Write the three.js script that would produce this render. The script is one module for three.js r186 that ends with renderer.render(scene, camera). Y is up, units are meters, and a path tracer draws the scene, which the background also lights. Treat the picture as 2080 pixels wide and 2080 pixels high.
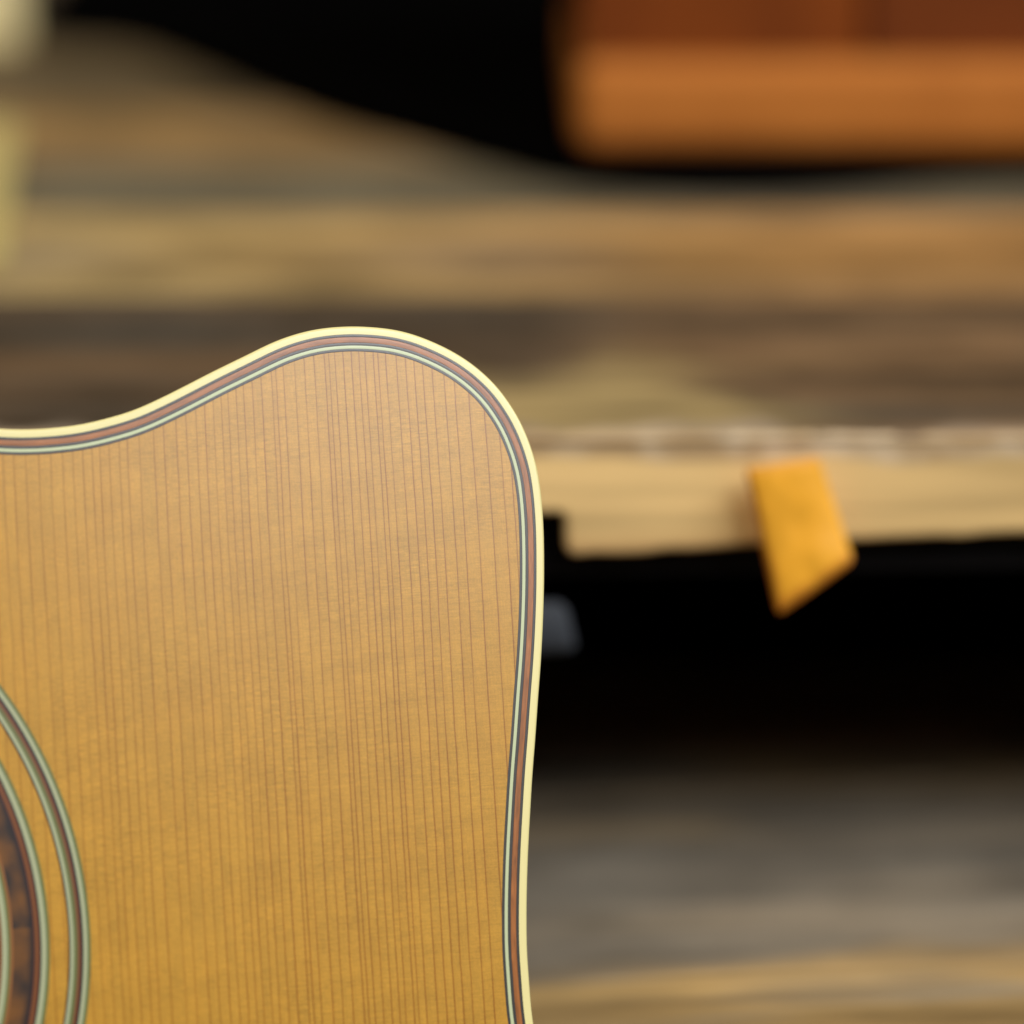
import * as THREE from 'three';
import { RoundedBoxGeometry } from 'three/addons/geometries/RoundedBoxGeometry.js';
import { RectAreaLightUniformsLib } from 'three/addons/lights/RectAreaLightUniformsLib.js';
import { mergeGeometries } from 'three/addons/utils/BufferGeometryUtils.js';
import { toCreasedNormals } from 'three/addons/utils/BufferGeometryUtils.js';

// ------------------------------------------------------------------ camera
const scene = new THREE.Scene();
scene.background = new THREE.Color(0x000000);
const camera = new THREE.PerspectiveCamera(11.847, 1, 0.05, 20);
camera.position.set(0, 0.62, 0);
camera.rotation.x = -THREE.MathUtils.degToRad(13.5);
camera.focus = 0.8;
camera.userData.fStop = 6.1;            // an aperture about 28 mm wide
scene.add(camera);

// ------------------------------------------------------------------ light: a broad soft source on the right behind the camera, an added fill overhead to brighten the bench tops
RectAreaLightUniformsLib.init();
function areaLight(color, intensity, w, h, elevation, azimuth, distance) {
  const l = new THREE.RectAreaLight(color, intensity, w, h), el = THREE.MathUtils.degToRad(elevation), az = THREE.MathUtils.degToRad(azimuth);
  l.position.set(-0.05 + distance * Math.cos(el) * Math.sin(az), 0.42 + distance * Math.sin(el), -0.82 + distance * Math.cos(el) * Math.cos(az));
  l.lookAt(-0.05, 0.42, -0.82);
  scene.add(l);
  return l;
}
areaLight(0xf8f9fc, 14.5, 2.2, 0.96, 36, 45, 3);
areaLight(0xfff1dc, 4.9, 1.9, 1.9, 64, -30, 3);

const renderer = new THREE.WebGLRenderer({ antialias: true });
renderer.setSize(1024, 1024);
renderer.toneMapping = THREE.LinearToneMapping;
renderer.toneMappingExposure = 1;
renderer.shadowMap.enabled = true;

// ------------------------------------------------------------------ helpers
const GLOSS = 0.225, SHINE = 0.84;         // the satin lacquer of the guitar
function rng(seed) { let a = seed >>> 0; return () => { a = (a + 0x6d2b79f5) | 0; let t = Math.imul(a ^ (a >>> 15), 1 | a); t = (t + Math.imul(t ^ (t >>> 7), 61 | t)) ^ t; return ((t ^ (t >>> 14)) >>> 0) / 4294967296; }; }
const hash = (x, y, s) => { let h = Math.imul(x, 374761393) ^ Math.imul(y, 668265263) ^ Math.imul(s, 1274126177); h = Math.imul(h ^ (h >>> 13), 1274126177); return ((h ^ (h >>> 16)) >>> 0) / 4294967296; };
function noise(x, y, s) {               // value noise, -1 .. 1
  const xi = Math.floor(x), yi = Math.floor(y), fx = x - xi, fy = y - yi, u = fx * fx * (3 - 2 * fx), v = fy * fy * (3 - 2 * fy);
  const a = hash(xi, yi, s), b = hash(xi + 1, yi, s), c = hash(xi, yi + 1, s), d = hash(xi + 1, yi + 1, s);
  return 2 * (a + (b - a) * u + (c - a) * v + (a - b - c + d) * u * v) - 1;
}
const fbm = (x, y, s, o = 3) => { let t = 0, a = 0.5; for (let i = 0; i < o; i++) { t += a * noise(x, y, s + i * 17); x *= 2.03; y *= 2.03; a *= 0.5; } return t; };
const clamp = (x, a = 0, b = 1) => Math.min(b, Math.max(a, x));
const smooth = (a, b, x) => { const t = clamp((x - a) / (b - a)); return t * t * (3 - 2 * t); };
const srgb = (c) => { c = clamp(c); return Math.round(255 * (c <= 0.0031308 ? 12.92 * c : 1.055 * Math.pow(c, 1 / 2.4) - 0.055)); };
function texture(w, h, f, repeat = true) {   // f(s, t) gives a linear base colour
  const data = new Uint8Array(w * h * 4);
  for (let j = 0; j < h; j++) for (let i = 0; i < w; i++) {
    const c = f((i + 0.5) / w, (j + 0.5) / h), k = 4 * (j * w + i);
    data[k] = srgb(c[0]); data[k + 1] = srgb(c[1]); data[k + 2] = srgb(c[2]); data[k + 3] = 255;
  }
  const t = new THREE.DataTexture(data, w, h);
  t.colorSpace = THREE.SRGBColorSpace; t.magFilter = THREE.LinearFilter; t.minFilter = THREE.LinearMipmapLinearFilter; t.generateMipmaps = true;
  t.wrapS = t.wrapT = repeat ? THREE.RepeatWrapping : THREE.ClampToEdgeWrapping; t.needsUpdate = true;
  return t;
}
const mix = (a, b, t) => [a[0] + (b[0] - a[0]) * t, a[1] + (b[1] - a[1]) * t, a[2] + (b[2] - a[2]) * t];
const mul = (a, k) => [a[0] * k, a[1] * k, a[2] * k];
const mat = (rgb, roughness = 0.6, more = roughness === GLOSS ? { specularIntensity: SHINE } : {}) => new THREE.MeshPhysicalMaterial({ color: new THREE.Color().setRGB(...rgb), roughness, side: THREE.DoubleSide, ...more });
const names = {};
function numbered(name) { const n = names[name] = (names[name] ?? -1) + 1; return n ? `${name}_${String(n).padStart(3, '0')}` : name; }
function part(name, geometry, material, parent, label) {
  const m = new THREE.Mesh(geometry, material);
  m.name = name; m.castShadow = m.receiveShadow = true;
  if (label) m.userData.label = label;
  parent.add(m);
  return m;
}
function thing(name, label, category, pos = [0, 0, 0]) {
  const o = new THREE.Group(); o.name = numbered(name); o.position.set(...pos); o.userData = { label, category }; scene.add(o);
  return o;
}
function structure(name, pos = [0, 0, 0]) {
  const o = new THREE.Group(); o.name = name; o.position.set(...pos); o.userData = { kind: 'structure' }; scene.add(o);
  return o;
}
function boxUV(g) {                     // uv in metres, by the way each face looks
  g = g.index ? g.toNonIndexed() : g;
  const p = g.attributes.position, uv = new Float32Array(p.count * 2), a = new THREE.Vector3(), b = new THREE.Vector3(), c = new THREE.Vector3(), n = new THREE.Vector3();
  for (let i = 0; i < p.count; i += 3) {
    a.fromBufferAttribute(p, i); b.fromBufferAttribute(p, i + 1); c.fromBufferAttribute(p, i + 2);
    n.copy(b).sub(a).cross(c.clone().sub(a)).normalize();
    [a, b, c].forEach((v, k) => {
      const q = Math.abs(n.y) > 0.6 ? [v.x, -v.z] : Math.abs(n.x) > 0.75 ? [v.z, v.y] : [v.x, v.y];
      uv.set(q, 2 * (i + k));
    });
  }
  g.setAttribute('uv', new THREE.BufferAttribute(uv, 2));
  return g;
}
const box = (x0, x1, y0, y1, z0, z1, r = 0.0015) => { const g = new RoundedBoxGeometry(x1 - x0, y1 - y0, z1 - z0, 2, r); g.translate((x0 + x1) / 2, (y0 + y1) / 2, (z0 + z1) / 2); return g; };

// ------------------------------------------------------------------ the floor, far below the frame
const floorWood = mat([0.10, 0.085, 0.07], 0.8);
const floor = structure('floor');
for (let i = 0; i < 12; i++) part('board', box(-1.2 + i * 0.2, -1.002 + i * 0.2, -0.02, 0, -1.9, 0.9), floorWood, floor);

// ------------------------------------------------------------------ the lower step: weathered grey boards, seen at the lower right
const stepTop = 0.326;
function weathered(base, dark, light, seed, sx = 3, sz = 30) {   // streaks run along s
  return (s, t) => {
    const a = fbm(s * sx, t * sz, seed, 4), b = fbm(s * sx * 2.5 + 7, t * sz * 2.4, seed + 50, 3), m = fbm(s * 2.2, t * 3, seed + 90, 2);
    let c = a > 0 ? mix(base, light, clamp(a * 1.7)) : mix(base, dark, clamp(-a * 1.7));
    const p = fbm(s * 34, t * 5, seed + 130, 3), q = noise(s * 12, t * 2.2, seed + 150);
    c = mix(c, mul([c[1] * 1.12, c[1] * 1.0, c[1] * 0.78], 0.95), clamp(0.45 * q));   // greyed by weather
    return mul(c, 1 + 0.35 * b + 0.25 * m + 0.42 * p);
  };
}
const greyWood = weathered([0.265, 0.215, 0.150], [0.165, 0.148, 0.118], [0.33, 0.255, 0.155], 11, 5, 7), tanWood = weathered([0.44, 0.285, 0.11], [0.30, 0.20, 0.085], [0.53, 0.355, 0.145], 23, 5, 4);
const stepMat = (seed, front) => mat([1, 1, 1], 0.85, { specularIntensity: 0.3, map: texture(512, 256, (s, t) => {
  const w = fbm(s * 13 + seed, t * 4, seed, 3), g = greyWood(s + seed * 0.13, t), y = tanWood(s, t);
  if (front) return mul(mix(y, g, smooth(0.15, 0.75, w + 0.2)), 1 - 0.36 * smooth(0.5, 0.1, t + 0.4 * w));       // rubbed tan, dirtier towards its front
  return mix(g, y, clamp((seed === 5 ? 0.75 : 0) * smooth(0.13, 0.0, t + 0.14 * w) + 0.5 * smooth(0.35, 0.75, fbm(s * 11, t * 5, seed + 7, 2) + 0.25)));
}, false) });
const step = structure('step');
function boardFrom(points, y0, y1) {    // a board cut to an outline on the ground, with eased edges
  const s = new THREE.Shape(points.map(([x, z]) => new THREE.Vector2(x, -z)));
  const g = new THREE.ExtrudeGeometry(s, { depth: y1 - y0 - 0.002, bevelEnabled: true, bevelSize: 0.001, bevelThickness: 0.001, bevelOffset: -0.001, bevelSegments: 2 });
  g.rotateX(-Math.PI / 2); g.translate(0, y0 + 0.001, 0);
  return g;
}
const slope = (x) => -0.8535 - 0.154 * x;   // the boards of the step run at a slight slant
function stepBoard(d0, d1, m) {
  const g = boxUV(boardFrom([[-0.7, slope(-0.7) - d0], [0.7, slope(0.7) - d0], [0.7, slope(0.7) - d1], [-0.7, slope(-0.7) - d1]], stepTop - 0.024, stepTop));
  return part('board', slantUV(g, d0, d1), m, step);
}
function slantUV(g, d0, d1) {           // the map covers x -0.35 .. 0.35 and the board's own depth
  const p = g.attributes.position, u = g.attributes.uv;
  for (let i = 0; i < p.count; i++) u.setXY(i, (p.getX(i) + 0.35) / 0.7, (slope(p.getX(i)) - p.getZ(i) - d0) / (d1 - d0));
  return g;
}
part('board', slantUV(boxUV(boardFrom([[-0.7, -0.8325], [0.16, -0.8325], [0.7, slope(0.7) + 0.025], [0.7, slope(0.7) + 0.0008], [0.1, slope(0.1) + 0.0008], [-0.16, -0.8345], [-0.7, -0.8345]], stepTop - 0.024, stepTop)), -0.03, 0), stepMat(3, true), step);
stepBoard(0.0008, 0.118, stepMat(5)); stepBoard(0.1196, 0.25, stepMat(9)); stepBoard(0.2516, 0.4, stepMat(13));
part('riser', box(-0.7, 0.7, 0, stepTop - 0.0245, -0.88, -0.86), floorWood, step);

// ------------------------------------------------------------------ the bench of old planks that the guitar leans on
const bench = thing('wooden_bench', 'bench of old weathered brown and tan planks running across behind the guitar', 'bench');
const top = 0.424;
function plankTop(base, dark, light, seed, extra) {
  const w = weathered(base, dark, light, seed, 4, 7);
  return mat([1, 1, 1], 0.9, { specularIntensity: 0.15, map: texture(512, 256, (s, t) => { const c = w(s, t); return extra ? extra(c, s, t) : c; }, false) });
}
// each plank's map covers x -0.35 .. 0.35 and the plank's own depth
function fitUV(g, z0, z1, x0 = -0.35, x1 = 0.35) {
  g = boxUV(g);
  const p = g.attributes.position, u = g.attributes.uv;
  for (let i = 0; i < p.count; i++) u.setXY(i, (p.getX(i) - x0) / (x1 - x0), (p.getZ(i) - z0) / (z1 - z0));
  return g;
}
const tops = [
  [-1.0106, -1.1090, [0.37, 0.262, 0.105], [0.25, 0.165, 0.065], [0.44, 0.33, 0.15], 37],
  [-1.1100, -1.1770, [0.180, 0.150, 0.090], [0.12, 0.105, 0.073], [0.23, 0.182, 0.108], 41],
  [-1.1780, -1.2620, [0.31, 0.188, 0.072], [0.19, 0.125, 0.062], [0.36, 0.23, 0.09], 43],
  [-1.2630, -1.4000, [0.15, 0.112, 0.062], [0.10, 0.082, 0.052], [0.19, 0.135, 0.07], 47],
  [-1.4010, -1.5500, [0.12, 0.085, 0.05], [0.08, 0.06, 0.04], [0.16, 0.12, 0.07], 53],
  [-1.5510, -1.7000, [0.12, 0.085, 0.05], [0.08, 0.06, 0.04], [0.16, 0.12, 0.07], 59],
];
for (const [z0, z1, b, d, l, seed] of tops) {
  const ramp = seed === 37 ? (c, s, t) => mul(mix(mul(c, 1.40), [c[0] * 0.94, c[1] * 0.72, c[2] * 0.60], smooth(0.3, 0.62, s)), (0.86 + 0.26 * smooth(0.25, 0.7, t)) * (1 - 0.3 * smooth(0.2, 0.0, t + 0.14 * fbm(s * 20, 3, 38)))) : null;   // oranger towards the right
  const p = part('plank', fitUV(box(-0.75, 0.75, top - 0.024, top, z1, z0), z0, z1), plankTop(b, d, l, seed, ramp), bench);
}
// the front plank: its worn front is cut from its own outline, with the notch and the uneven lower edge
{
  const s = new THREE.Shape();
  const R = rng(5), y1 = top;
  s.moveTo(-0.75, y1);
  s.lineTo(-0.75, 0.4087); s.lineTo(0.0082, 0.4087); s.quadraticCurveTo(0.0098, 0.4085, 0.0096, 0.4068); s.lineTo(0.0098, 0.4024); s.quadraticCurveTo(0.0102, 0.4007, 0.0122, 0.4007);
  for (let x = 0.015; x < 0.75; x += 0.0045) s.lineTo(x, 0.4011 + 0.0036 * smooth(0.012, 0.095, x) + 0.0007 * fbm(x * 160, 3, 71) + 0.0005 * (R() - 0.5));
  s.lineTo(0.75, y1);
  for (let x = 0.745; x > -0.75; x -= 0.005) s.lineTo(x, y1 - 0.0002 - 0.0006 * Math.max(0, fbm(x * 130, 9, 77)));
  const g = new THREE.ExtrudeGeometry(s, { depth: 0.1285, bevelEnabled: true, bevelSize: 0.0012, bevelThickness: 0.0016, bevelOffset: -0.0012, bevelSegments: 3 });
  g.translate(0, 0, -1.0085);
  const p = g.attributes.position;
  // worn lip: chips taken out of the top front edge
  for (let i = 0; i < p.count; i++) {
    const x = p.getX(i), y = p.getY(i), z = p.getZ(i);
    if (z > -0.8805 && y > 0.418) p.setZ(i, z - 0.0014 * clamp(0.35 + fbm(x * 100, 4, 83)));
  }
  g.computeVertexNormals();
  const brown = weathered([0.130, 0.082, 0.043], [0.075, 0.060, 0.042], [0.19, 0.113, 0.055], 31, 5, 6), tan = [0.37, 0.27, 0.115], pale = [0.47, 0.37, 0.26];
  const topMat = mat([1, 1, 1], 0.9, { specularIntensity: 0.15, map: texture(1024, 512, (sx, t) => {
    const x = -0.35 + 0.7 * sx, z = -1.0106 + 0.1326 * t;
    let c = brown(sx, t);
    const w = fbm(x * 26, z * 40, 97, 3);
    const worn = smooth(-0.955 + 0.02 * w, -0.915 + 0.02 * w, z + 0.012 * noise(x * 45, 2, 99)) * smooth(0.062, 0.03, x + 0.03 * w) * smooth(-0.03, -0.012, x + 0.012 * w);   // rubbed tan patch by the guitar
    c = mix(c, mul(tan, 1 + 0.5 * fbm(x * 40, z * 160, 101)), 0.85 * worn);
    const lip = smooth(-0.891, -0.879, z + 0.009 * w + 0.006 * noise(x * 110, 1, 105));
    return mix(c, mul(pale, 0.8 + 0.75 * fbm(x * 60, z * 60, 103)), 0.7 * lip);
  }, false) });
  const faceMat = mat([1, 1, 1], 0.85, { specularIntensity: 0.15, map: texture(1024, 128, (sx, t) => {
    const x = -0.35 + 0.7 * sx, y = 0.399 + 0.026 * t;
    let c = mul([0.71, 0.49, 0.21], 1 + 0.35 * fbm(x * 30, y * 500, 107, 4) + 0.22 * fbm(x * 22, y * 90, 109, 2));
    const low = smooth(0.4055, 0.4025, y + 0.002 * fbm(x * 60, 1, 113));
    c = mix(c, [0.54, 0.32, 0.13], 0.5 * low);
    const lip = smooth(0.4178, 0.4196, y + 0.0016 * fbm(x * 55, 2, 127));
    const worn = [[0.014, 0.006, 0.35], [0.027, 0.005, 0.4], [0.041, 0.003, 0.75], [0.0475, 0.0022, 0.55], [0.058, 0.0045, 0.8], [0.067, 0.004, 0.85], [0.091, 0.004, 0.55], [-0.02, 0.01, 0.4], [0.13, 0.01, 0.6]].reduce((a, [c0, w, k]) => a + k * Math.exp(-(((x - c0) / w) ** 2)), -0.05);
    const spots = clamp(worn + 0.9 * fbm(x * 120, y * 160, 131, 3));
    return mix(c, mix([0.38, 0.26, 0.14], [0.62, 0.50, 0.345], spots), 0.85 * lip);
  }, false) });
  const q = boxUV(g), qp = q.attributes.position, qu = q.attributes.uv, nrm = new THREE.Vector3(), A = new THREE.Vector3(), B = new THREE.Vector3(), D = new THREE.Vector3();
  const order = [[], []];
  for (let i = 0; i < qp.count; i += 3) {
    A.fromBufferAttribute(qp, i); B.fromBufferAttribute(qp, i + 1); D.fromBufferAttribute(qp, i + 2);
    nrm.copy(B).sub(A).cross(D.sub(A)).normalize();
    const flat = Math.abs(nrm.y) > 0.8;
    for (let k = 0; k < 3; k++) qu.setXY(i + k, (qp.getX(i + k) + 0.35) / 0.7, flat ? (qp.getZ(i + k) + 1.0106) / 0.1326 : (qp.getY(i + k) - 0.399) / 0.026);
    order[flat ? 0 : 1].push(i, i + 1, i + 2);
  }
  q.setIndex([...order[0], ...order[1]]);
  q.clearGroups(); q.addGroup(0, order[0].length, 0); q.addGroup(order[0].length, order[1].length, 1);
  part('plank', q, [topMat, faceMat], bench, 'front plank with a worn pale lip and a notched lower edge');
}
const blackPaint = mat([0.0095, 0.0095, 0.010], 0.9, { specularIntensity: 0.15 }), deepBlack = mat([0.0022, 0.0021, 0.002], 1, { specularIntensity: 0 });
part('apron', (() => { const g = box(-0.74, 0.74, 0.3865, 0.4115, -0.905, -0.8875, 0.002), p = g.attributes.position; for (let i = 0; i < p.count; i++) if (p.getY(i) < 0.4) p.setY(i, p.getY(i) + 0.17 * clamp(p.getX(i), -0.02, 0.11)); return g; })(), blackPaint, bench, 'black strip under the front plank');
part('riser', box(-0.74, 0.74, stepTop, 0.4, -1.10, -1.075), deepBlack, bench);  // near-black panel added to keep the gap under the planks dark
part('leg', box(-0.74, -0.68, stepTop, 0.4, -1.0, -0.92), blackPaint, bench);
part('leg', box(0.68, 0.74, stepTop, 0.4, -1.0, -0.92), blackPaint, bench);
part('leg', box(-0.74, -0.68, 0, 0.4, -1.68, -1.6), blackPaint, bench);
part('leg', box(0.68, 0.74, 0, 0.4, -1.68, -1.6), blackPaint, bench);

// ------------------------------------------------------------------ things on the bench
{
  const t = thing('black_shadow_sheet', 'black sheet standing in for the deep shadow under and beside the brown wooden cabinet', 'shade_layer', [0, top, 0]);  // black sheet added where deep shadow covers the bench
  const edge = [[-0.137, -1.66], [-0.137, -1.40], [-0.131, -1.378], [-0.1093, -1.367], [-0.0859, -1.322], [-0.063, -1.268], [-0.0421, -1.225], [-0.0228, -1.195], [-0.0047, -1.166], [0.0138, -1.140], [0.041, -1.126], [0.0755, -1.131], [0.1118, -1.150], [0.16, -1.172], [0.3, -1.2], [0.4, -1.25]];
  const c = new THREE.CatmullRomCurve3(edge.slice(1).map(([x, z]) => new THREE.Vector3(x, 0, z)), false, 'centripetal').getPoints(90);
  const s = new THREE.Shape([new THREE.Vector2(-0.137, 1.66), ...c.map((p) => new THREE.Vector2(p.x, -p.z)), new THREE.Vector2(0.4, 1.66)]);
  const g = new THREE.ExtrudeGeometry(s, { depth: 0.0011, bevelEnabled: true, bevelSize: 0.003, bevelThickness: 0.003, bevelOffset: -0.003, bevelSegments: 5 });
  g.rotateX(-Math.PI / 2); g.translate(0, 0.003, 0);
  part('sheet_body', g, deepBlack, t);
}
function grain(base, dark, seed, sx, sy) { return (s, t) => { const a = fbm(s * sx, t * sy, seed, 4), b = fbm(s * sx * 3, t * sy * 3, seed + 40, 2); return mix(base, dark, clamp(0.35 + a * 1.2 + 0.5 * b)); }; }
{
  const t = thing('wooden_cabinet', 'orange brown wooden cabinet with a thick rounded bottom rail, standing on the black sheet', 'cabinet', [0, top + 0.0072, -1.14]);
  const rail = mat([1, 1, 1], 0.55, { specularIntensity: 0.2, map: texture(512, 256, grain([0.46, 0.160, 0.030], [0.33, 0.102, 0.018], 201, 5, 5)) });
  const panel = mat([1, 1, 1], 0.6, { specularIntensity: 0.2, map: texture(256, 512, grain([0.22, 0.052, 0.007], [0.14, 0.032, 0.005], 211, 12, 3)) });
  const panel2 = mat([1, 1, 1], 0.6, { specularIntensity: 0.2, map: texture(256, 512, grain([0.155, 0.037, 0.007], [0.10, 0.023, 0.005], 221, 12, 3)) });
  for (const m of [rail, panel, panel2]) m.map.repeat.set(4, 4);
  part('rail', boxUV(box(0.0145, 0.42, 0.0006, 0.0234, -0.12, 0, 0.0055)), rail, t);
  part('panel', boxUV(box(0.0165, 0.0818, 0.0185, 0.1, -0.118, -0.004, 0.0015)), panel, t);
  part('panel', boxUV(box(0.0826, 0.149, 0.0185, 0.1, -0.118, -0.004, 0.0015)), panel2, t, 'darker brown side panel');
  part('panel', boxUV(box(0.15, 0.415, 0.0185, 0.1, -0.118, -0.004, 0.0015)), panel2, t);
  part('lid', boxUV(box(0.0145, 0.42, 0.1002, 0.116, -0.12, 0, 0.0045)), rail, t);
}
{
  const cream = mat([1, 1, 1], 0.6, { map: texture(128, 512, grain([0.95, 0.81, 0.43], [0.9, 0.75, 0.38], 231, 6, 2)) });
  const t = thing('wooden_post', 'cream painted wooden post standing at the upper left edge of the photo', 'post', [-0.1755, top, -1.372]);
  t.rotation.y = 0.55;
  part('shaft', boxUV(box(-0.03, 0.0325, 0.0, 0.3, -0.025, 0.025, 0.004)), cream, t);
  const pale = mat([1, 1, 1], 0.6, { map: texture(512, 128, grain([0.60, 0.48, 0.17], [0.54, 0.42, 0.14], 241, 2, 7)) });
  const b = thing('wooden_batten', 'pale yellow wooden batten lying lengthwise on the planks at the left edge', 'batten', [-0.1418, top, -1.14]);
  const g = boxUV(box(-0.025, 0.025, 0, 0.0035, -0.08, 0.1, 0.0012)); g.rotateY(0.083);
  part('strip', g, pale, b);
}

// ------------------------------------------------------------------ small things at the front edge of the bench
function cushion(corners, thick, bow, round, n = 28) {   // a thin four-cornered pad with rounded corners; bow(s, t) lifts it
  const pos = [], idx = [], uv = [], P = (s, t) => {
    const a = 0.5 + 0.5 * s, b = 0.5 + 0.5 * t, [tl, tr, br, bl] = corners;
    return [tl[0] * (1 - a) * (1 - b) + tr[0] * a * (1 - b) + br[0] * a * b + bl[0] * (1 - a) * b, tl[1] * (1 - a) * (1 - b) + tr[1] * a * (1 - b) + br[1] * a * b + bl[1] * (1 - a) * b];
  };
  for (const side of [1, -1]) for (let j = 0; j <= n; j++) for (let i = 0; i <= n; i++) {
    let s = -1 + 2 * i / n, t = -1 + 2 * j / n;
    const r = round; if (Math.abs(s) > 1 - r && Math.abs(t) > 1 - r) { const cs = Math.sign(s) * (1 - r), ct = Math.sign(t) * (1 - r), ds = (s - cs), dt = (t - ct), m = Math.max(Math.abs(ds), Math.abs(dt)), l = Math.hypot(ds, dt); if (l > 1e-9) { s = cs + ds * m / l; t = ct + dt * m / l; } }
    const e = Math.max(0, 1 - Math.pow(Math.max(Math.abs(s), Math.abs(t)), 7)), [x, y] = P(s, t);
    pos.push(x, y, bow(s, t) + side * thick * 0.5 * Math.sqrt(e)); uv.push(0.5 + 0.5 * s, 0.5 + 0.5 * t);
  }
  const m = (n + 1) * (n + 1);
  for (let j = 0; j < n; j++) for (let i = 0; i < n; i++) {
    const a = j * (n + 1) + i, b = a + 1, c = a + n + 1, d = c + 1;
    idx.push(a, c, b, b, c, d, m + a, m + b, m + c, m + b, m + d, m + c);
  }
  const g = new THREE.BufferGeometry();
  g.setAttribute('position', new THREE.Float32BufferAttribute(pos, 3)); g.setAttribute('uv', new THREE.Float32BufferAttribute(uv, 2)); g.setIndex(idx); g.computeVertexNormals();
  return g;
}
{
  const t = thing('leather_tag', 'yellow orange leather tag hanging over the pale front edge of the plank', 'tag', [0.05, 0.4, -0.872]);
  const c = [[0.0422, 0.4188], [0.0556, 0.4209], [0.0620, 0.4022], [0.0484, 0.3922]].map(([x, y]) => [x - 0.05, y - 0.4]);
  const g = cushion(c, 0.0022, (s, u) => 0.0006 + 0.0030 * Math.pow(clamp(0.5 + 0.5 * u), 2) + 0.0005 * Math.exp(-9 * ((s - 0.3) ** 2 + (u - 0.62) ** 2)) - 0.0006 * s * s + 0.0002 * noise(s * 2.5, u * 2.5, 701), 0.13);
  part('flap', g, mat([1, 1, 1], 0.5, { specularIntensity: 0.6, map: texture(256, 256, (s, t) => { const e = Math.max(smooth(0.13, 0.0, s + 0.03 * fbm(t * 6, 1, 711)), smooth(0.87, 1.0, t + 0.03 * fbm(s * 6, 2, 713)) * 0.9, 0.35 * smooth(0.08, 0.0, t)); return mul(mix([0.86, 0.41, 0.030], [0.46, 0.135, 0.014], e), 1 + 0.10 * fbm(s * 5, t * 7, 717, 4)); }, false) }), t);  // shaded rims put into the colour as burnished leather edges
}
{
  const t = thing('metal_tab', 'small blue grey metal tab under the plank, close to the guitar edge', 'tab', [0.008, 0.385, -0.8855]);
  part('plate', cushion([[-0.009, 0.0052], [0.0020, 0.0052], [0.0042, -0.0045], [-0.010, -0.0052]], 0.002, (s, u) => 0.0006 - 0.0012 * u * u - 0.0006 * s * s, 0.45, 16), mat([0.030, 0.036, 0.045], 0.8), t);
}

// ------------------------------------------------------------------ the guitar: local x across the grain, y along it, z out of the face; the origin is the middle of the sound hole
const guitar = thing('acoustic_guitar', 'acoustic guitar with spruce top, cutaway horn and cream binding leaning against the bench', 'guitar', [-0.134893, 0.37474, -0.726977]);
{
  const u = new THREE.Vector3(0.97378, 0.001694, -0.227483), v = new THREE.Vector3(-0.078812, 0.940558, -0.330361), n = new THREE.Vector3(0.213401, 0.339628, 0.916031);
  guitar.setRotationFromMatrix(new THREE.Matrix4().makeBasis(u, v, n));
}
const horn = [61.23, 79.37, 65.45, 79.03, 69.7, 79.05, 73.98, 79.35, 78.28, 80.12, 82.65, 81.17, 87.07, 82.86, 91.53, 84.8, 96.0, 86.82, 100.44, 88.69, 103.39, 89.95, 105.98, 91.07, 108.55, 91.92, 111.1, 92.56, 113.65, 92.99, 116.18, 93.17, 119.23, 93.19, 121.21, 93.06, 123.75, 92.76, 126.25, 92.35, 128.74, 91.65, 131.2, 90.68, 133.65, 89.48, 136.09, 88.09, 138.5, 86.36, 140.88, 84.21, 143.22, 81.46, 145.47, 77.69, 146.55, 75.25, 147.57, 72.04, 148.31, 68.6, 148.63, 64.83, 148.67, 60.33, 148.43, 55.34, 148.04, 50.38, 147.67, 46.68, 147.28, 43.33, 146.85, 40.02, 146.26, 35.92, 145.67, 32.35, 145.03, 28.23, 144.41, 24.15, 143.73, 20.08, 143.19, 16.52, 142.62, 12.42, 142.05, 8.35, 141.54, 4.29, 141.14, 0.75, 140.69, -3.98, 140.31, -9.5, 140.27, -11.95, 140.26, -13.77, 140.24, -15.63, 140.23, -18.09, 140.36, -21.36, 141, -28, 142.7, -41, 146.2, -61];
const rest = [152.5, -85, 166, -125, 182, -165, 194, -205, 197.5, -240, 192, -275, 175, -307, 142, -334, 95, -350, 45, -355, 0, -356, -45, -355, -95, -350, -142, -334, -175, -307, -192, -275, -197.5, -240, -194, -205, -182, -165, -166, -125, -152.5, -85, -145, -55, -140.5, -25, -140, 0, -143, 25, -147, 52, -148, 75, -143, 100, -130, 121, -108, 136, -75, 144, -45, 146, -20, 146, 10, 146, 24, 145.5, 28.5, 139, 29, 125, 31, 110, 35.5, 96, 43.5, 86, 52, 81.2];
const pairs = (a) => { const r = []; for (let i = 0; i < a.length; i += 2) r.push(new THREE.Vector3(a[i], a[i + 1], 0)); return r; };
let outline = new THREE.CatmullRomCurve3([...pairs(horn), ...pairs(rest)], true, 'centripetal').getSpacedPoints(2600).slice(0, -1).map((p) => [p.x, p.y]);
for (let k = 0; k < 14; k++) outline = outline.map((p, i) => { const a = outline[(i + outline.length - 1) % outline.length], b = outline[(i + 1) % outline.length]; return [(a[0] + b[0] + 2 * p[0]) / 4, (a[1] + b[1] + 2 * p[1]) / 4]; });
const N = outline.length;
const inward = outline.map((p, i) => { const a = outline[(i + N - 3) % N], b = outline[(i + 3) % N], dx = b[0] - a[0], dy = b[1] - a[1], l = Math.hypot(dx, dy); return [dy / l, -dx / l]; });
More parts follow.
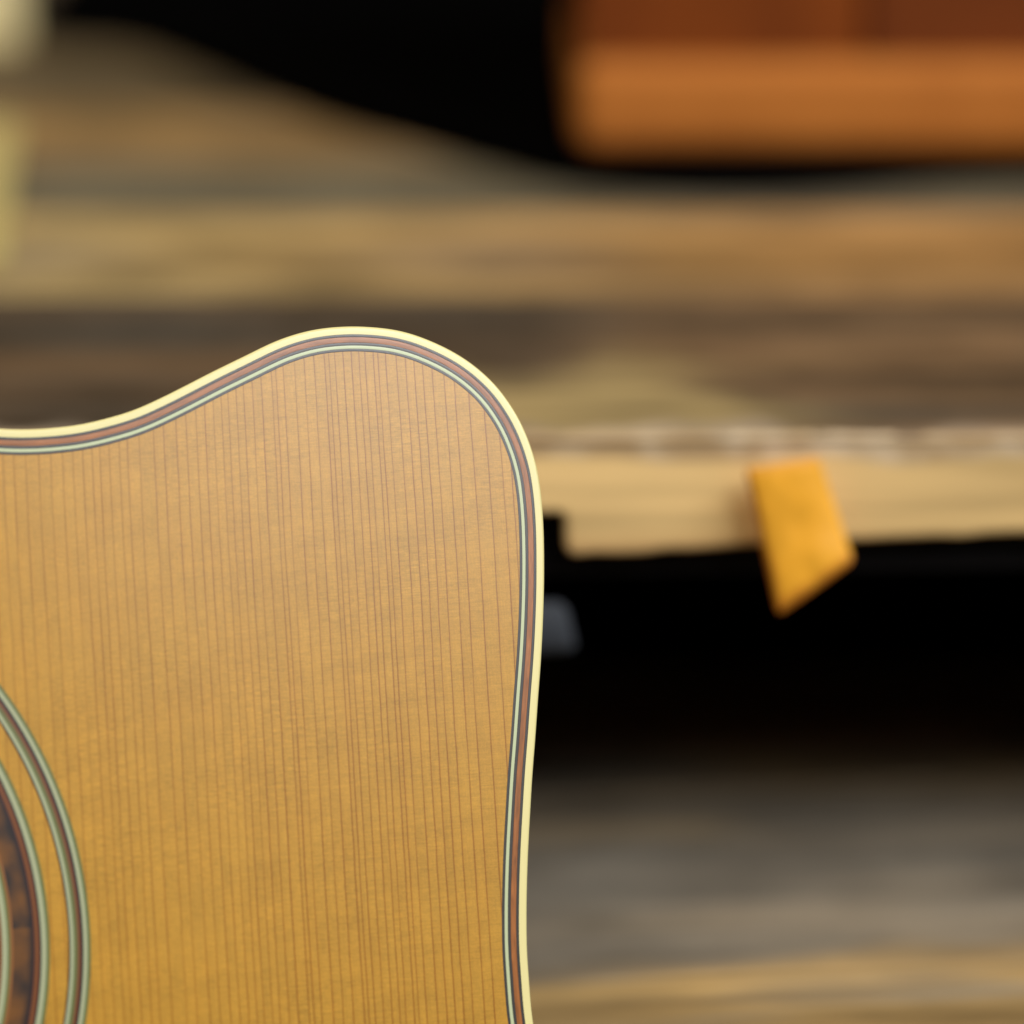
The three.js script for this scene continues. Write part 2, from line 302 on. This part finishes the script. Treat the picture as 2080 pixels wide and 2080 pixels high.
// the outline runs clockwise, so (dy, -dx) points inwards
const lengths = [0]; for (let i = 1; i <= N; i++) lengths.push(lengths[i - 1] + Math.hypot(outline[i % N][0] - outline[i - 1][0], outline[i % N][1] - outline[i - 1][1]));
const MM = 0.001;
function strip(profile) {               // sweep a profile of [inset, height] (mm) round the body edge
  const pos = [], nor = [], uv = [], idx = [], m = profile.length;
  const pn = profile.map((p, k) => { const a = profile[Math.max(0, k - 1)], b = profile[Math.min(m - 1, k + 1)], dx = b[0] - a[0], dy = b[1] - a[1], l = Math.hypot(dx, dy) || 1; return [-dy / l, dx / l]; });
  for (let i = 0; i <= N; i++) {
    const j = i % N, [x, y] = outline[j], [nx, ny] = inward[j];
    for (let k = 0; k < m; k++) {
      const [d, h] = profile[k];
      const hh = typeof h === 'function' ? h(y) : h;
      pos.push((x + nx * d) * MM, (y + ny * d) * MM, hh * MM);
      nor.push(nx * pn[k][0], ny * pn[k][0], pn[k][1]);
      uv.push(lengths[i] * MM, d * MM);
    }
  }
  for (let i = 0; i < N; i++) for (let k = 0; k < m - 1; k++) { const a = i * m + k, b = a + 1, c = a + m, d = c + 1; idx.push(a, b, c, b, d, c); }
  const g = new THREE.BufferGeometry();
  g.setAttribute('position', new THREE.Float32BufferAttribute(pos, 3)); g.setAttribute('normal', new THREE.Float32BufferAttribute(nor, 3)); g.setAttribute('uv', new THREE.Float32BufferAttribute(uv, 2)); g.setIndex(idx);
  return g;
}
const ivory = mat([0.765, 0.69, 0.315], GLOSS), ebony = mat([0.044, 0.040, 0.035], GLOSS), paleLine = mat([0.50, 0.56, 0.33], GLOSS);
const rosewoodTex = texture(1024, 32, (s, t) => { const a = fbm(s * 160, t * 3, 301, 3), b = fbm(s * 40, t * 2, 311, 2); return mul([0.31, 0.108, 0.024], 1 + 0.4 * a + 0.25 * b); });
rosewoodTex.repeat.set(3, 1000);
const rosewood = mat([1, 1, 1], GLOSS, { specularIntensity: SHINE, map: rosewoodTex });
const fillet = []; for (let k = 0; k <= 6; k++) { const a = k / 6 * Math.PI / 2; fillet.push([0.42 - 0.42 * Math.cos(a), -0.42 + 0.42 * Math.sin(a)]); }
part('binding', strip([[0, -6], [0, -1], ...fillet, [0.9, 0], [1.325, 0], [1.347, -0.004], [1.35, -2]]), ivory, guitar);
const flat = (a, b) => strip([[a, -2], [a, -0.015], [a + 0.02, 0], [b - 0.02, 0], [b, -0.015], [b, -2]]);
part('purfling', flat(1.352, 1.80), ebony, guitar, 'thin black line inside the cream binding');
part('purfling', flat(1.802, 2.68), rosewood, guitar, 'reddish brown wooden line');
part('purfling', flat(2.682, 3.17), ebony, guitar, 'thin black line');
part('purfling', flat(3.172, 3.70), paleLine, guitar, 'pale green line between two black lines');
part('purfling', flat(3.702, 4.15), ebony, guitar, 'innermost thin black line');

// sides and back: the body gets deeper towards its tail
const depthAt = (y) => y > -20 ? 87 : 87 + 30.5 * (-20 - y) / 336;
const sideWood = mat([1, 1, 1], 0.4, { map: texture(512, 256, grain([0.16, 0.06, 0.028], [0.07, 0.028, 0.016], 321, 6, 20)) });
part('side', strip([[0.03, -6], [0.03, (y) => -depthAt(y) + 2]]), sideWood, guitar);
{
  const s = new THREE.Shape(outline.filter((_, i) => i % 4 === 0).map(([x, y]) => new THREE.Vector2(x * MM, y * MM)));
  const g = new THREE.ShapeGeometry(s), p = g.attributes.position;
  for (let i = 0; i < p.count; i++) p.setZ(i, -depthAt(p.getY(i) * 1000) * MM + 0.002);
  g.computeVertexNormals();
  part('back', g, sideWood, guitar);
}

// spruce top: annual rings as close dark lines along the neck, silky cross-grain flecks
const rings = [57.3, 59.4, 61.29, 62.98, 64.88, 66.99, 68.89, 70.8, 72.49, 74.08, 75.57, 76.8, 78.33, 79.97, 81.3, 83.25, 85.61, 87.25, 89.31, 90.95, 92.6, 94.05, 95.49, 96.83, 97.97, 99.32, 100.56, 102.01, 103.51, 105.26, 106.01, 107.25, 109.13, 110.75, 112.38, 114.13, 114.88, 115.88, 117.26, 118.64, 119.9, 120.9, 122.28, 123.04, 124.3, 126.06, 127.57, 128.96, 130.35, 131.87, 133.76, 135.41, 137.69, 140.1, 142.39, 143.9, 145.6, 147.5, 149.7, 151.9, 154.2];
{ let a = 54.9; const R = rng(91); const w = []; while (a > 26) { w.push(a); a -= 1.1 + 1.1 * R(); } rings.unshift(...w.reverse()); }
const SB = { u0: 27, v0: -28, size: 128 };
const spruceTex = (() => {
  const R = rng(77), strength = rings.map(() => 0.75 + 0.25 * R()), W = 2048;
  return texture(W, W, (s, t) => {
    const v = SB.v0 + SB.size * t;
    const uu = SB.u0 + SB.size * s;
    const q = uu + 0.013 * (70 - v) + 0.16 * noise(uu * 0.03, v * 0.035, 401) + 0.035 * noise(uu * 0.3, v * 0.22, 403);
    let lo = 0, hi = rings.length - 1; while (hi - lo > 1) { const m = (lo + hi) >> 1; if (rings[m] <= q) lo = m; else hi = m; }
    let dark = 0, warm = 0;
    for (const k of [lo - 1, lo, hi]) if (k >= 0) {
      const d = q - rings[k] + 0.012 * noise(k * 9.1, v * 2.3, 409), st = strength[k] * (0.9 + 0.28 * noise(k * 3.7, v * 0.09, 411));
      dark += st * (0.66 + 0.22 * smooth(85, 125, uu)) * (Math.exp(-((d / 0.075) ** 2)) + (d > 0 ? 0.22 * Math.exp(-d / 0.26) : 0.08 * Math.exp(-((d / 0.22) ** 2))));
      warm += st * (Math.exp(-((d / 0.13) ** 2)) * 0.8 + (d > 0 ? 0.5 * Math.exp(-d / 0.4) : 0));
    }
    const fibre = 0.05 * noise(uu * 9, v * 0.35, 421) + 0.035 * noise(uu * 17, v * 0.8, 423);
    const silkMask = smooth(-0.25, 0.55, fbm(uu * 0.07, v * 0.11, 431, 2));
    const silk = 0.07 * noise(uu * 0.45, v * 7.5, 437) * smooth(60, 110, uu) + (0.12 * noise(uu * 0.7 + lo * 1.3, v * 5, 433) + 0.11 * noise(uu * 1.4 + lo * 2.1, v * 11, 439)) * (0.35 + 0.65 * silkMask);
    const speck = 0.09 * noise(uu * 6.5, v * 6.5, 443) + 0.05 * (hash(Math.floor(s * W), Math.floor(t * W), 447) - 0.5);
    const mott = 0.03 * fbm(uu * 0.11 + v * 0.03, v * 0.2 - uu * 0.06, 449, 3) + 0.055 * noise(lo * 7.7, v * 0.16, 453) + 0.045 * noise(uu * 0.09, v * 0.42 - uu * 0.06, 455);
    const hue = 0.5 + 0.35 * fbm(uu * 0.5, v * 0.12, 457, 3);
    let c = mix([0.466, 0.252, 0.028], [0.472, 0.238, 0.024], hue);
    c = mix(c, [c[0] * 0.98, c[1] * 0.93, c[2] * 0.80], clamp(0.75 * warm));
    const k = 1 + fibre + silk + speck + mott, dk = clamp(dark, 0, 0.72);
    return [c[0] * k * (1 - 0.64 * dk), c[1] * k * (1 - 0.86 * dk), c[2] * k * (1 - 1.12 * dk)];
  });
})();
const spruce = mat([1, 1, 1], GLOSS, { specularIntensity: SHINE, map: spruceTex });
spruce.map.anisotropy = 8;
function spruceUV(g) { const p = g.attributes.position, uv = g.attributes.uv; for (let i = 0; i < p.count; i++) uv.setXY(i, (p.getX(i) * 1000 - SB.u0) / SB.size, (p.getY(i) * 1000 - SB.v0) / SB.size); return g; }
const circle = (r, n = 360) => { const a = []; for (let i = 0; i < n; i++) { const t = -i / n * 2 * Math.PI; a.push(new THREE.Vector2(r * MM * Math.cos(t), r * MM * Math.sin(t))); } return a; };
{
  const s = new THREE.Shape(outline.map(([x, y], i) => new THREE.Vector2((x + inward[i][0] * 4.152) * MM, (y + inward[i][1] * 4.152) * MM)));
  s.holes.push(new THREE.Path(circle(70.02)));
  part('soundboard', spruceUV(new THREE.ShapeGeometry(s)), spruce, guitar);
}

// rosette: rings of veneer let into the top; green ones added as lens fringing
function ringGeo(r0, r1) {
  const n = 720, pos = [], nor = [], uv = [], idx = [], prof = [[r0, -2], [r0, -0.012], [r0 + 0.02, 0], [r1 - 0.02, 0], [r1, -0.012], [r1, -2]], pn = [[-1, 0], [-0.7, 0.7], [0, 1], [0, 1], [0.7, 0.7], [1, 0]], m = prof.length;
  for (let i = 0; i <= n; i++) { const a = i / n * 2 * Math.PI, c = Math.cos(a), s = Math.sin(a); prof.forEach(([r, h], k) => { pos.push(r * c * MM, r * s * MM, h * MM); nor.push(pn[k][0] * c, pn[k][0] * s, pn[k][1]); uv.push(i / n, (r - r0) / (r1 - r0)); }); }
  for (let i = 0; i < n; i++) for (let k = 0; k < m - 1; k++) { const a = i * m + k, b = a + 1, c = a + m, d = c + 1; idx.push(a, b, c, b, d, c); }
  const g = new THREE.BufferGeometry();
  g.setAttribute('position', new THREE.Float32BufferAttribute(pos, 3)); g.setAttribute('normal', new THREE.Float32BufferAttribute(nor, 3)); g.setAttribute('uv', new THREE.Float32BufferAttribute(uv, 2)); g.setIndex(idx);
  return g;
}
const rosette = part('rosette', (() => { const s = new THREE.Shape(circle(66.50)); s.holes.push(new THREE.Path(circle(63.55))); return spruceUV(new THREE.ShapeGeometry(s)); })(), spruce, guitar);
const burl = mat([1, 1, 1], GLOSS, { specularIntensity: SHINE, map: texture(2048, 32, (s, t) => { const a = fbm(s * 90, t * 0.9, 501, 2), b = fbm(s * 240, t * 1.4, 509, 2); const k = clamp(0.47 + 1.1 * a + 0.35 * b); const e = smooth(0.72, 0.98, t) * 0.6; return mix(mix([0.030, 0.021, 0.017], [0.165, 0.068, 0.016], k), [0.015, 0.014, 0.015], e); }) });
const green = mat([0.125, 0.155, 0.050], GLOSS), palRing = mat([0.37, 0.40, 0.24], GLOSS), dark = mat([0.022, 0.014, 0.016], GLOSS), redBrown = mat([0.17, 0.055, 0.016], GLOSS), tanRing = mat([0.26, 0.105, 0.03], GLOSS), olive = mat([0.14, 0.12, 0.045], GLOSS);  // green rings imitate colour fringing of the lens beside the pale rings
for (const [r0, r1, m, l] of [
  [69.50, 70.00, green, 'outermost olive green ring, a lens colour fringe painted as a ring'], [68.86, 69.498, palRing, 'outermost pale ring'], [68.44, 68.858, dark, 'dark ring'], [68.02, 68.438, redBrown, 'brown ring'], [67.74, 68.018, olive], [67.34, 67.738, green], [66.80, 67.338, palRing], [66.52, 66.798, dark],
  [63.00, 63.53, green], [62.22, 62.998, palRing, 'pale ring outside the dark mottled band'], [61.88, 62.218, dark], [61.12, 61.878, redBrown], [60.66, 61.118, dark], [57.76, 60.658, burl, 'dark brown mottled wood band'], [57.32, 57.758, tanRing], [56.85, 57.318, green], [56.02, 56.848, palRing, 'innermost pale ring'], [54.6, 56.018, redBrown],
]) part('ring', ringGeo(r0, r1), m, rosette, l);
part('soundboard_rim', (() => { const s = new THREE.Shape(circle(54.58)); s.holes.push(new THREE.Path(circle(51))); return spruceUV(new THREE.ShapeGeometry(s)); })(), spruce, guitar);

// neck, fingerboard, bridge and strings (outside this photograph)
const mahogany = mat([0.14, 0.05, 0.02], 0.45), ebonyBoard = mat([0.02, 0.017, 0.015], 0.5), steel = mat([0.6, 0.58, 0.55], 0.3, { metalness: 1 }), bone = mat([0.75, 0.7, 0.55], 0.5);
part('neck', box(-0.024, 0.024, 0.147, 0.49, -0.018, -0.0005, 0.007), mahogany, guitar);
part('fingerboard', box(-0.0275, 0.0275, 0.056, 0.49, 0.0003, 0.006, 0.001), ebonyBoard, guitar);
part('headstock', box(-0.036, 0.036, 0.491, 0.66, -0.02, -0.004, 0.003), mahogany, guitar);
part('bridge', box(-0.075, 0.075, -0.232, -0.200, 0.0003, 0.009, 0.003), ebonyBoard, guitar);
part('saddle', box(-0.037, 0.037, -0.206, -0.203, 0.0085, 0.0125, 0.0008), bone, guitar);
part('nut', box(-0.022, 0.022, 0.4905, 0.4955, -0.002, 0.0085, 0.0008), bone, guitar);
for (let i = 0; i < 6; i++) {
  const x = (i - 2.5) * 0.0105, c = new THREE.LineCurve3(new THREE.Vector3(x, -0.2045, 0.0129), new THREE.Vector3(x * 0.68, 0.493, 0.0089));
  part('string', new THREE.TubeGeometry(c, 1, 0.0006 - 0.00007 * i, 6), steel, guitar);
}

renderer.render(scene, camera);
